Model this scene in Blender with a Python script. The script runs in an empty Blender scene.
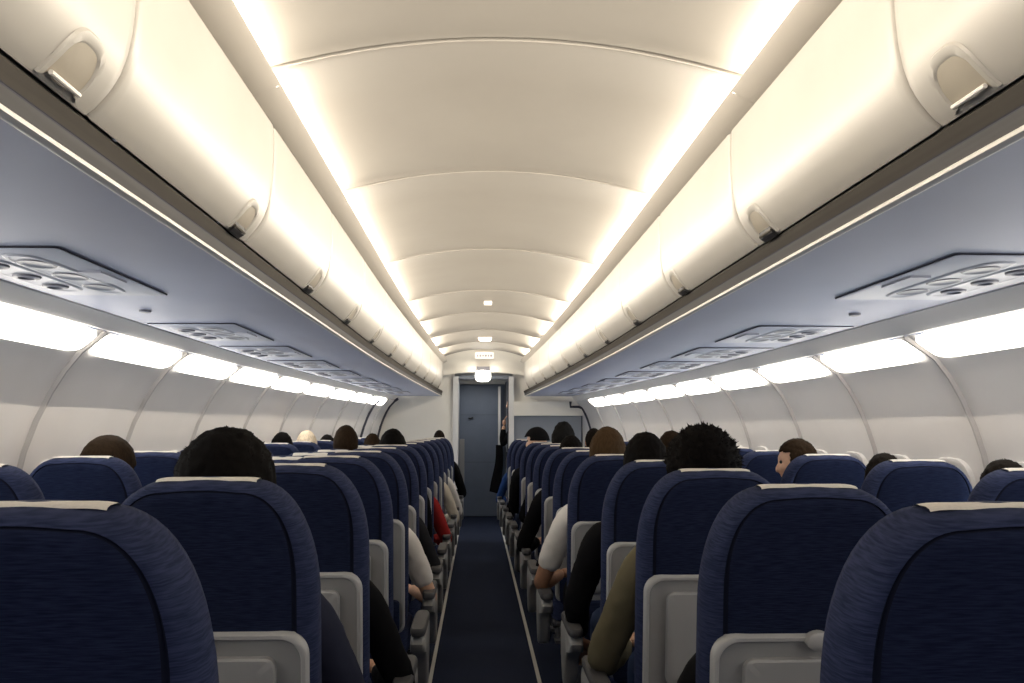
import bpy, bmesh, math, random
from mathutils import Vector, Matrix, noise
random.seed(7)
scn = bpy.context.scene
COL = scn.collection
EYE = 1.30                     # eye height above the cabin floor
XC = 0.07                      # cabin centre line
PI = math.pi

# ------------------------------------------------------------------ materials
def mat(name, col, rough=0.55, spec=0.5, emit=None, estr=0.0, metal=0.0):
    m = bpy.data.materials.new(name); m.use_nodes = True
    b = m.node_tree.nodes['Principled BSDF']
    b.inputs['Base Color'].default_value = (*col, 1)
    b.inputs['Roughness'].default_value = rough
    b.inputs['Specular IOR Level'].default_value = spec
    b.inputs['Metallic'].default_value = metal
    if emit:
        b.inputs['Emission Color'].default_value = (*emit, 1)
        b.inputs['Emission Strength'].default_value = estr
    return m

def noisy(name, c1, c2, scale=(40, 40, 40), rough=0.8, spec=0.2, bump=0.0, detail=4, lo=0.35, hi=0.65):
    m = mat(name, c1, rough, spec); nt = m.node_tree; b = nt.nodes['Principled BSDF']
    tc = nt.nodes.new('ShaderNodeTexCoord'); mp = nt.nodes.new('ShaderNodeMapping')
    mp.inputs['Scale'].default_value = scale
    nz = nt.nodes.new('ShaderNodeTexNoise'); nz.inputs['Scale'].default_value = 1.0; nz.inputs['Detail'].default_value = detail
    cr = nt.nodes.new('ShaderNodeValToRGB')
    cr.color_ramp.elements[0].position = lo; cr.color_ramp.elements[0].color = (*c1, 1)
    cr.color_ramp.elements[1].position = hi; cr.color_ramp.elements[1].color = (*c2, 1)
    nt.links.new(tc.outputs['Object'], mp.inputs['Vector']); nt.links.new(mp.outputs['Vector'], nz.inputs['Vector'])
    nt.links.new(nz.outputs['Fac'], cr.inputs['Fac']); nt.links.new(cr.outputs['Color'], b.inputs['Base Color'])
    if bump:
        bp = nt.nodes.new('ShaderNodeBump'); bp.inputs['Strength'].default_value = bump; bp.inputs['Distance'].default_value = 0.004
        nt.links.new(nz.outputs['Fac'], bp.inputs['Height']); nt.links.new(bp.outputs['Normal'], b.inputs['Normal'])
    return m

M = {}
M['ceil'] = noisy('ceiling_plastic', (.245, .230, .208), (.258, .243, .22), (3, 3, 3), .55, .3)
M['strip'] = mat('cove_trim', (.45, .42, .375), .5, .4)
M['bin'] = noisy('bin_plastic', (.365, .347, .315), (.385, .367, .335), (4, 4, 4), .38, .45)
M['groove'] = mat('groove_dark', (.25, .21, .16), .7, .2)
M['recess'] = mat('latch_recess', (.30, .27, .22), .5, .4)
M['rail'] = noisy('rail_grey', (.055, .050, .044), (.068, .062, .054), (60, 1, 60), .8, .08)
M['rail2'] = noisy('rail_grey_low', (.085, .084, .085), (.10, .099, .10), (60, 1, 60), .8, .08)
M['lip'] = mat('bin_edge_white', (.78, .75, .70), .4, .5)
M['under'] = noisy('bin_underside', (.43, .46, .60), (.46, .49, .63), (2, 2, 2), .45, .45)  # blue cast of the window daylight is put into this base colour
M['psu'] = mat('service_panel_grey', (.44, .46, .55), .4, .5)
M['psu_l'] = mat('service_panel_light', (.50, .51, .57), .4, .5)
M['psu_d'] = mat('service_panel_dark', (.20, .20, .235), .4, .5)
M['gap'] = mat('gap_dark', (.06, .06, .075), .8, .1)
M['wall'] = noisy('wall_plastic', (.75, .725, .70), (.78, .755, .73), (3, 3, 3), .5, .35)
M['wallgroove'] = mat('wall_groove', (.50, .48, .465), .6, .3)
M['wallhighlight'] = mat('wall_highlight', (.82, .80, .77), .5, .3)  # paler line beside each wall groove, a highlight put into the colour
M['trimw'] = mat('wall_trim', (.84, .82, .79), .45, .4)
M['band'] = mat('side_light_lens', (.9, .86, .78), .4, .3, (1.0, .945, .86), 11.0)
M['bulk'] = noisy('bulkhead_cream', (.74, .705, .635), (.77, .735, .665), (3, 3, 3), .5, .3)
M['bulkgrey'] = mat('bulkhead_grey', (.22, .24, .28), .5, .3)
M['post'] = mat('door_post', (.66, .65, .64), .35, .5)
M['door'] = noisy('cockpit_door', (.125, .155, .215), (.135, .167, .23), (6, 6, 6), .5, .3)
M['steel'] = mat('brushed_metal', (.55, .55, .56), .35, .5, metal=.8)
M['carpet'] = noisy('carpet', (.010, .014, .030), (.026, .034, .062), (160, 160, 160), .95, .05, .3)
M['path'] = mat('path_strip', (.52, .51, .48), .6, .3)
M['fab'] = noisy('seat_fabric', (.0070, .0102, .0265), (.0148, .0205, .048), (30, 30, 420), .9, .05, .25)
M['fabrim'] = noisy('seat_fabric_side', (.0145, .020, .049), (.031, .040, .087), (30, 30, 420), .9, .08, .25)  # seat fabric in a lighter tone, for rims and cushions
M['seam'] = mat('seat_seam', (.006, .008, .018), .9, .1)
M['cloth'] = noisy('headrest_cloth', (.62, .58, .52), (.68, .64, .58), (200, 200, 200), .9, .1)
M['shell'] = noisy('seat_shell_grey', (.235, .237, .24), (.26, .262, .265), (10, 10, 10), .45, .4)
M['shellrim'] = mat('seat_shell_rim', (.35, .352, .352), .4, .5)
M['tray'] = mat('tray_grey', (.285, .287, .29), .4, .45)
M['armpad'] = mat('arm_pad', (.05, .05, .055), .6, .4)
M['armside'] = mat('arm_side', (.27, .27, .265), .4, .5)
M['leg'] = mat('seat_leg', (.10, .10, .11), .4, .5, metal=.3)
M['frame'] = mat('window_frame', (.67, .645, .615), .4, .5)
M['pane'] = mat('window_daylight', (.7, .8, .9), .2, .5, (.70, .84, 1.0), 5.5)
M['sign_w'] = mat('sign_white_lit', (.9, .9, .85), .4, .3, (1, .95, .84), 16.0)
M['black'] = mat('black_plastic', (.012, .012, .014), .5, .4)
SK = {k: noisy('skin_' + k, c, tuple(v * 1.15 for v in c), (25, 25, 25), .55, .35)
      for k, c in dict(light=(.58, .36, .25), tan=(.42, .235, .145), brown=(.26, .135, .08)).items()}
HR = {k: noisy('hair_' + k, c, tuple(v * 1.5 for v in c), (160, 160, 30), .85, .06, .3)
      for k, c in dict(black=(.0035, .003, .0028), dark=(.008, .006, .0045), brown=(.018, .011, .006), lightbrown=(.040, .024, .012), blond=(.62, .52, .38)).items()}
def cl(name, c):
    return noisy('cloth_' + name, c, tuple(min(1, v * 1.12) for v in c), (14, 14, 14), .92, .05, .1)
CL = {k: cl(k, c) for k, c in dict(black=(.006, .006, .007), navy=(.018, .02, .034), white=(.62, .60, .57), olive=(.105, .092, .058),
      cream=(.55, .50, .42), blue=(.02, .05, .16), grey=(.018, .018, .021), hood=(.010, .010, .010), red=(.25, .02, .02), jeans=(.02, .03, .06)).items()}

# ------------------------------------------------------------------ helpers
def tag(o, label=None, cat=None, group=None, kind=None):
    if label: o['label'] = label
    if cat: o['category'] = cat
    if group: o['group'] = group
    if kind: o['kind'] = kind
    return o

def empty(name, loc=(0, 0, 0)):
    o = bpy.data.objects.new(name, None); COL.objects.link(o); o.location = loc
    o.empty_display_size = .1
    return o

class MB:
    """collects verts and faces with material slots"""
    def __init__(s): s.v = []; s.f = []; s.m = []
    def add(s, vs, fs, mi=0):
        b = len(s.v); s.v += [tuple(v) for v in vs]
        for f in fs: s.f.append(tuple(b + i for i in f)); s.m.append(mi)
    def box(s, x0, x1, y0, y1, z0, z1, mi=0):
        vs = [(x, y, z) for z in (z0, z1) for y in (y0, y1) for x in (x0, x1)]
        s.add(vs, [(0, 2, 3, 1), (4, 5, 7, 6), (0, 1, 5, 4), (1, 3, 7, 5), (3, 2, 6, 7), (2, 0, 4, 6)], mi)
    def tube(s, pts, r, n=8, mi=0, caps=True):
        pts = [Vector(p) for p in pts]; b = len(s.v); k = len(pts)
        for i, p in enumerate(pts):
            d = (pts[min(i + 1, k - 1)] - pts[max(i - 1, 0)]).normalized()
            a = d.orthogonal().normalized() if i == 0 else (a - d * a.dot(d)).normalized()
            c = d.cross(a)
            rr = r[i] if isinstance(r, (list, tuple)) else r
            for j in range(n):
                t = 2 * PI * j / n; s.v.append(tuple(p + (a * math.cos(t) + c * math.sin(t)) * rr))
        for i in range(k - 1):
            for j in range(n):
                s.f.append((b + i * n + j, b + i * n + (j + 1) % n, b + (i + 1) * n + (j + 1) % n, b + (i + 1) * n + j)); s.m.append(mi)
        if caps:
            s.f.append(tuple(b + j for j in range(n))[::-1]); s.m.append(mi)
            s.f.append(tuple(b + (k - 1) * n + j for j in range(n))); s.m.append(mi)
    def rings(s, rings, mi=0, cap0=True, cap1=True, closed=True, mis=None):
        n = len(rings[0]); b = len(s.v)
        for r in rings: s.v += [tuple(p) for p in r]
        for i in range(len(rings) - 1):
            for j in range(n if closed else n - 1):
                s.f.append((b + i * n + j, b + i * n + (j + 1) % n, b + (i + 1) * n + (j + 1) % n, b + (i + 1) * n + j)); s.m.append(mis[i] if mis else mi)
        if cap0: s.f.append(tuple(b + j for j in range(n))[::-1]); s.m.append(mis[0] if mis else mi)
        if cap1: s.f.append(tuple(b + (len(rings) - 1) * n + j for j in range(n))); s.m.append(mis[-1] if mis else mi)
    def mesh(s, name, mats, smooth=True, angle=40):
        me = bpy.data.meshes.new(name); me.from_pydata(s.v, [], s.f)
        for m in (mats if isinstance(mats, (list, tuple)) else [mats]): me.materials.append(m)
        for p, mi in zip(me.polygons, s.m): p.material_index = mi; p.use_smooth = smooth
        bm = bmesh.new(); bm.from_mesh(me); bmesh.ops.recalc_face_normals(bm, faces=bm.faces)
        if smooth:
            for e in bm.edges:
                if len(e.link_faces) == 2 and e.calc_face_angle(0) > math.radians(angle): e.smooth = False
        bm.to_mesh(me); bm.free()
        return me
    def build(s, name, mats, parent=None, smooth=True, angle=40):
        return link(name, s.mesh(name, mats, smooth, angle), parent)

def link(name, me, parent=None):
    o = bpy.data.objects.new(name, me); COL.objects.link(o)
    if parent: o.parent = parent
    return o

def copy_tree(o, parent=None):
    c = o.copy(); COL.objects.link(c)
    if parent: c.parent = parent
    for ch in list(o.children): copy_tree(ch, c)
    return c

def taper(Y):                      # the cabin narrows towards its nose
    return 1.0 if Y < 5 else 1 - .235 * ((Y - 5) / 7.2) ** 1.5
def TX(x, Y): return XC + (x - XC) * taper(Y)

def loft(prof, Ys, mb, mi=0, off=None, close=False):
    """prof: list of (x, h) in section; swept along Y with the cabin's taper. off(Y) pushes along the section normal"""
    n = len(prof); nrm = []
    for i in range(n):
        a = prof[max(i - 1, 0)]; c = prof[min(i + 1, n - 1)]
        d = Vector((c[0] - a[0], c[1] - a[1])).normalized(); nrm.append((-d[1], d[0]))
    rows = []
    for Y in Ys:
        o = off(Y) if off else 0
        rows.append([(TX(p[0] + nn[0] * o, Y), Y, EYE + p[1] + nn[1] * o) for p, nn in zip(prof, nrm)])
    b = len(mb.v)
    for r in rows: mb.v += r
    for i in range(len(rows) - 1):
        for j in range(n - 1):
            mb.f.append((b + i * n + j, b + i * n + j + 1, b + (i + 1) * n + j + 1, b + (i + 1) * n + j))
            mb.m.append(mi(i, j) if callable(mi) else mi)

def frange(a, b, step):
    k = max(1, int(math.ceil((b - a) / step - 1e-6))); return [a + (b - a) * i / k for i in range(k + 1)]

ORD = ['first', 'second', 'third', 'fourth', 'fifth', 'sixth', 'seventh', 'eighth', 'ninth', 'tenth', 'eleventh', 'twelfth', 'thirteenth', 'fourteenth', 'fifteenth', 'sixteenth']
YB, YE = -2.4, 12.2               # cabin from behind the camera to the front bulkhead

# ------------------------------------------------------------------ floor
mb = MB(); mb.add([(-2.4, YB, 0), (2.6, YB, 0), (2.6, 14.2, 0), (-2.4, 14.2, 0)], [(0, 1, 2, 3)])
tag(mb.build('floor', M['carpet'], smooth=False), kind='structure')
for sx, xa, xb, nm in ((-1, -.245, -.238, 'trim_1'), (1, .328, .315, 'trim_2')):
    mb = MB(); w = .0095
    mb.add([(xa - w, YB, .0), (xa + w, YB, .0), (xb + w, 12.15, .0), (xb - w, 12.15, .0), (xa - w, YB, .006), (xa + w, YB, .006), (xb + w, 12.15, .006), (xb - w, 12.15, .006)],
           [(4, 5, 6, 7), (0, 1, 5, 4), (1, 2, 6, 5), (2, 3, 7, 6), (3, 0, 4, 7)])
    tag(mb.build(nm, M['path'], smooth=False), kind='structure')

# ------------------------------------------------------------------ ceiling panels
CS = [YB, -.75, .73, 2.195, 3.37, 4.88, 6.36, 7.58, 8.93, 10.15, 11.2]
def ceil_h(u): return .986 - .0875 * (u / .595) ** 2
cprof = [(XC + u, ceil_h(u)) for u in [-.675 + 1.35 * i / 32 for i in range(33)]]
for k in range(len(CS) - 1):
    mb = MB(); a, b = CS[k], CS[k + 1]
    Ys = [a + .002, a + .012, a + .03] + frange(a + .06, b - .06, .3) + [b - .03, b - .012, b - .002]
    def off(Y, a=a, b=b):
        d = min(Y - a, b - Y); return .010 if d < .005 else (-.004 if d < .02 else (-.004 if d < .035 and Y - a < .1 else 0))
    loft(cprof, Ys, mb, 0, off)
    tag(mb.build('ceiling', M['ceil']), kind='structure')
# last panel curving down to the door header
mb = MB(); rows = []
for i in range(9):
    t = i / 8; Y = 11.2 + .55 * math.sin(t * PI / 2) ; dz = .25 * (1 - math.cos(t * PI / 2))
    rows.append([(TX(p[0], Y), Y, EYE + p[1] - dz * (1 - .25 * (abs(p[0] - XC) / .66) ** 2)) for p in cprof])
mb.rings(rows, cap0=False, cap1=False, closed=False)
tag(mb.build('ceiling', M['bulk']), kind='structure')
mb = MB(); mb.add([(-2.2, 11.76, EYE + .745), (2.4, 11.76, EYE + .745), (2.4, 13.7, EYE + .69), (-2.2, 13.7, EYE + .69)], [(0, 1, 2, 3)])
tag(mb.build('ceiling', M['bulk'], smooth=False), kind='structure')
# closing skin above the ceiling, so no stray daylight comes in
mb = MB(); mb.box(-2.3, 2.5, YB, 14.2, EYE + 1.1, EYE + 1.15)
tag(mb.build('ceiling', M['bulk'], smooth=False), kind='structure')

# ------------------------------------------------------------------ section profiles (x, h above eye)
SIN = {-1: (-.496, .853), 1: (.641, .853)}
SOUT = {-1: (-.564, .820), 1: (.706, .820)}
DOOR = {-1: [(-.570, .90), (-.563, .86), (-.560, .82), (-.558, .76), (-.558, .70), (-.561, .645), (-.568, .60), (-.581, .562), (-.600, .532), (-.618, .511), (-.632, .500)]}
DOOR[1] = [(.140 - x, h) for x, h in DOOR[-1]]
WHITE = {-1: -.655, 1: .798}
PSUO = {-1: -1.39, 1: 1.62}
WALL = {-1: [(-1.557, .30), (-1.615, .225), (-1.665, .14), (-1.715, .03), (-1.755, -.09), (-1.785, -.24), (-1.80, -.42), (-1.795, -.65), (-1.77, -.9), (-1.70, -1.15), (-1.62, -1.3)],
        1: [(1.817, .28), (1.875, .20), (1.92, .115), (1.962, .01), (1.995, -.10), (2.02, -.24), (2.035, -.42), (2.03, -.65), (2.0, -.9), (1.93, -1.15), (1.85, -1.3)]}
BTOP = {-1: (-1.45, .385), 1: (1.685, .37)}
SIDE = {-1: 'left', 1: 'right'}
BND = {-1: [3.57 + 1.0 * k for k in range(-6, 9)], 1: [3.50 + .98 * k for k in range(-6, 9)]}

for s in (-1, 1):
    # cove lip strip, jointed where the ceiling panels meet
    a, o = SIN[s], SOUT[s]
    for k in range(len(CS) - 1):
        mb = MB(); e = .0008
        loft([(a[0] + s * .010, a[1] + .006), (a[0] + s * .002, a[1] + .007), (a[0] - s * .001, a[1] + .003), (a[0] + s * .004, a[1] - .002), (o[0] - s * .004, o[1] + .001), (o[0] + s * .012, o[1] + .004)],
             [CS[k] + e] + frange(CS[k] + .02, CS[k + 1] - .02, .5) + [CS[k + 1] - e], mb)
        tag(mb.build('trim_%d' % (3 + (s > 0)), M['strip']), kind='structure')
    mb = MB()
    loft([(a[0] + s * .016, a[1] + .004), (o[0] + s * .02, o[1] + .010)], frange(YB, 11.7, .6), mb)      # backing added to stop cove light leaking through the joints
    loft([(o[0] + s * .012, o[1] + .004), (o[0] + s * .012, .92)], frange(YB, 11.7, .6), mb)
    tag(mb.build('trim_%d' % (5 + (s > 0)), M['strip']), kind='structure')
    # rail under the bin doors, white edge and underside
    db = DOOR[s][-1]; w = WHITE[s]
    mb = MB()
    Ys = frange(YB, YE - .08, .5)
    loft([(db[0] + s * .10, .52), (db[0] + s * .012, .505), (db[0] + s * .004, .494), (w - s * .007, .470)], Ys, mb, 0)
    loft([(w - s * .007, .470), (w - s * .0055, .4685), (w - s * .0055, .466)], Ys, mb, 2)
    loft([(w - s * .0055, .466), (w - s * .0035, .441)], Ys, mb, 1)
    tag(mb.build('trim_%d' % (7 + (s > 0)), [M['rail'], M['rail2'], M['gap']]), kind='structure')
    mb = MB()
    loft([(w - s * .0035, .441), (w - s * .007, .438), (w - s * .006, .432), (w + s * .004, .4285), (w + s * .012, .430)], Ys, mb)
    tag(mb.build('trim_%d' % (9 + (s > 0)), M['lip']), kind='structure')
    mb = MB(); po = PSUO[s]
    loft([(w + s * .012, .430), (w + s * .10, .432), (w + s * .30, .433), (po - s * .012, .430), (po - s * .008, .437)], Ys, mb)
    tag(mb.build('ceiling', M['under']), kind='structure')
    mb = MB(); bt = BTOP[s]
    loft([(po - s * .010, .445), (po + s * .010, .445)], Ys, mb, 0)
    loft([(po + s * .004, .446), (po + s * .002, .428), (po + s * .008, .424), (bt[0] - s * .004, bt[1] + .002), (bt[0], bt[1] - .002), (bt[0] + s * .02, bt[1] - .002)], Ys, mb, 1)
    tag(mb.build('trim_%d' % (11 + (s > 0)), [M['gap'], M['trimw']]), kind='structure')
    # front end cap of the bins (behind which the bulkhead stands)
    # ---- wall with a groove where two panels meet
    bt2 = (bt[0] + s * .012, bt[1] - .006)
    full = [bt2] + WALL[s]
    mb = MB(); Ys = [YB]
    for b in BND[s]:
        if YB + .1 < b < YE - .1: Ys += [b - .20, b - .10, b - .040, b - .012, b - .006, b + .006, b + .012, b + .022, b + .034, b + .10, b + .20]
    Ys.append(YE)
    def woff(Y, s=s):
        d = min((Y - b for b in BND[s]), key=abs)
        o = 0.0
        if abs(d) < .008: o = -.012
        elif .010 < d < .025: o = .006
        elif -.05 < d < .05: o = .003
        elif abs(d) > .15: o = -.010
        else: o = -.003
        return o * (1 if s < 0 else -1) * -1
    def wmi(i, j, Ys=Ys, s=s):
        m = (Ys[i] + Ys[i + 1]) / 2; d = min((m - b for b in BND[s]), key=abs)
        return 1 if abs(d) < .010 else (2 if .012 < d < .03 else 0)
    loft(full, Ys, mb, wmi, woff)
    tag(mb.build('wall_' + SIDE[s], [M['wall'], M['wallgroove'], M['wallhighlight']], angle=60), kind='structure')
    # ---- side light lenses, one per wall panel
    cnt = 0
    for k in range(len(BND[s]) - 1):
        a, b = BND[s][k] + .055, BND[s][k + 1] - .05
        if b > YE or b < .3: continue
        mb = MB(); p0 = bt2; p1 = WALL[s][0]; N = 26; rings = []
        dn = Vector((-(p1[1] - p0[1]), p1[0] - p0[0])).normalized() * (1 if s < 0 else -1)
        if dn.x * s > 0: dn = -dn
        def ptl(u, v, lift):
            x = p0[0] + (p1[0] - p0[0]) * v + dn.x * lift; h = p0[1] + (p1[1] - p0[1]) * v + dn.y * lift
            Y = a + (b - a) * u; return (TX(x, Y), Y, EYE + h)
        def outline(ins):
            r = []
            for i in range(N * 2):
                t = 2 * PI * i / (N * 2); c, si = math.cos(t), math.sin(t); e = .28
                u = .5 + (.5 - ins) * math.copysign(abs(c) ** e, c); v = .5 + (.5 - ins * 3) * math.copysign(abs(si) ** (e * 1.3), si)
                r.append((u, v))
            return r
        rings = [[ptl(u, v, .001) for u, v in outline(0)], [ptl(u, v, .012) for u, v in outline(.004)], [ptl(u, v, .013) for u, v in outline(.03)]]
        mb.rings(rings, cap0=False)
        o = mb.build('side_light', M['band'])
        tag(o, 'long warm white side wall light on the %s wall, %s from the camera' % (SIDE[s], ORD[cnt]), 'light', 'side wall lights on the %s' % SIDE[s]); cnt += 1
    # ---- windows
    wn = 0
    for k in range(len(BND[s]) - 1):
        for q in (.26, .74):
            Y = BND[s][k] + (BND[s][k + 1] - BND[s][k]) * q
            if Y < 2.2 or Y > 11.4: continue
            def wp(dy, dz, inn):
                h = -.345 + dz
                prof = WALL[s]
                for i in range(len(prof) - 1):
                    if prof[i][1] >= h >= prof[i + 1][1]:
                        t = (prof[i][1] - h) / (prof[i][1] - prof[i + 1][1]); x = prof[i][0] + (prof[i + 1][0] - prof[i][0]) * t; break
                return (TX(x - s * (inn + .012), Y), Y + dy, EYE + h)
            def wring(ry, rz, inn):
                r = []
                for i in range(28):
                    t = 2 * PI * i / 28; c, si = math.cos(t), math.sin(t)
                    r.append(wp(ry * math.copysign(abs(c) ** .55, c), rz * math.copysign(abs(si) ** .55, si), inn))
                return r
            wn += 1
            root = empty('window_%d' % (wn + (100 if s > 0 else 0)), wp(0, 0, 0)); tag(root, kind='structure')
            mb = MB(); mb.rings([wring(.165, .225, -.008), wring(.160, .220, .010), wring(.145, .205, .014), wring(.118, .178, .002), wring(.110, .170, -.004)], cap0=False, cap1=False)
            f = mb.build('frame', M['frame'], root); f.matrix_parent_inverse = Matrix.Translation(-root.location)
            mb = MB(); mb.add(wring(.117, .177, .0035), [tuple(range(28))])
            f = mb.build('pane', M['pane'], root, smooth=False); f.matrix_parent_inverse = Matrix.Translation(-root.location)

# ------------------------------------------------------------------ overhead bins
BS = [.46 + .98 * k for k in range(-2, 12)]
def door_at(s, v, Y, lift=0.0):
    """point on the bin door; v = 0 at the top .. 1 at the lower edge"""
    P = DOOR[s]; L = [0]
    for i in range(len(P) - 1): L.append(L[-1] + math.hypot(P[i + 1][0] - P[i][0], P[i + 1][1] - P[i][1]))
    d = max(0, min(1, v)) * L[-1]
    for i in range(len(P) - 1):
        if L[i + 1] >= d - 1e-9:
            t = (d - L[i]) / (L[i + 1] - L[i]); dx, dh = P[i + 1][0] - P[i][0], P[i + 1][1] - P[i][1]
            n = Vector((dh, -dx)).normalized()
            if n.x * s > 0: n = -n
            return (TX(P[i][0] + dx * t + n.x * lift, Y), Y, EYE + P[i][1] + dh * t + n.y * lift)
for s in (-1, 1):
    vis = 0
    for k in range(len(BS) - 1):
        a, b = BS[k], min(BS[k + 1], YE - .1)
        mid = (a + b) / 2
        root = empty('overhead_bin', door_at(s, .9, mid)); inv = Matrix.Translation(-root.location)
        mb = MB(); g = .004
        # section finely resampled; the end edges are rounded back
        prof = []
        for i in range(25): 
            q = door_at(s, i / 24, 0); prof.append((q[0], q[2] - EYE))
        sg = 1 if s > 0 else -1
        Ys = [a + g, a + g + .001, a + g + .006, a + .03] + frange(a + .1, b - .1, .25) + [b - .03, b - g - .006, b - g - .001, b - g]
        def doff(Y, a=a, b=b, sg=sg):
            d = min(Y - a, b - Y) - g
            return sg * (.020 if d < .0005 else (.0045 if d < .003 else (.001 if d < .01 else 0)))
        loft(prof, Ys, mb, 0, doff)
        o = mb.build('door', M['bin'], root, angle=70); o.matrix_parent_inverse = inv
        # body: back and ends of the box behind the door
        mb = MB(); P = DOOR[s]; po = PSUO[s]
        loft([(P[0][0] + s * .01, .90), (po, .66), (po, .46), (P[-1][0] + s * .02, .512)], [a + .01, b - .01], mb)
        o = mb.build('body', M['bin'], root, smooth=False); o.matrix_parent_inverse = inv
        # latch: an arched recess near the far end with a lever in it
        yl = b - .125; big = .055
        def arch(hw, v0, v1, lift, n=20):
            r = []
            for i in range(n + 1):
                t = PI * i / n; c, si = math.cos(t), math.sin(t)
                r.append(door_at(s, v1 - (v1 - v0) * abs(si) ** .6, yl - hw * math.copysign(abs(c) ** .7, c), lift))
            return r
        mb = MB()
        mb.rings([arch(.066, .750, .985, .0005), arch(.062, .758, .985, .0045), arch(.052, .79, .975, .0045), arch(.048, .80, .972, .001)], cap0=False, cap1=False, closed=False)
        la = mb.build('latch', M['bin'], root); la.matrix_parent_inverse = inv
        mb = MB(); mb.rings([arch(.049, .797, .972, .0012), arch(.03, .85, .96, .0012), arch(.008, .90, .95, .0014)], cap0=False, closed=False)
        dk = (k != 2)
        o = mb.build('recess', M['recess'], la)
        mb = MB(); mb.tube([door_at(s, .955, yl - .046, .006), door_at(s, .955, yl, .008), door_at(s, .955, yl + .046, .006)], .004)
        o = mb.build('lever', M['rail'] if dk else M['lip'], la)
        if dk:
            mb = MB(); mb.rings([[door_at(s, .93, yl - .045, .002), door_at(s, .93, yl + .045, .002)], [door_at(s, .96, yl - .046, .010), door_at(s, .96, yl + .046, .010)], [door_at(s, 1, yl - .046, .008), door_at(s, 1, yl + .046, .008)], [door_at(s, 1, yl - .046, -.01), door_at(s, 1, yl + .046, -.01)]], cap0=False, cap1=False, closed=False)
            o = mb.build('latch_shade', M['black'], la)  # black sheet standing in for the shade inside the open latch notch
        if b < .5:
            lab = 'cream overhead bin on the %s behind the camera' % SIDE[s]
        elif vis == 0: lab = 'cream overhead bin at top %s corner of the photo, nearest with a recessed latch' % SIDE[s]
        else: lab = 'cream overhead bin on the %s, %s along the row from the camera' % (SIDE[s], ORD[vis])
        if b >= .5: vis += 1
        tag(root, lab, 'overhead bin', 'overhead bins on the %s' % SIDE[s])
        if b < .5:
            for ch in list(root.children):
                for g2 in list(ch.children): bpy.data.objects.remove(g2)
            # nothing of this one can be seen apart from its light-blocking door: part of the setting
            for ch in list(root.children):
                if not ch.name.startswith('door'): bpy.data.objects.remove(ch)
                else:
                    ch.parent = None; ch.matrix_parent_inverse = Matrix(); ch.name = 'trim_20'; tag(ch, kind='structure')
            bpy.data.objects.remove(root)

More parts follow.
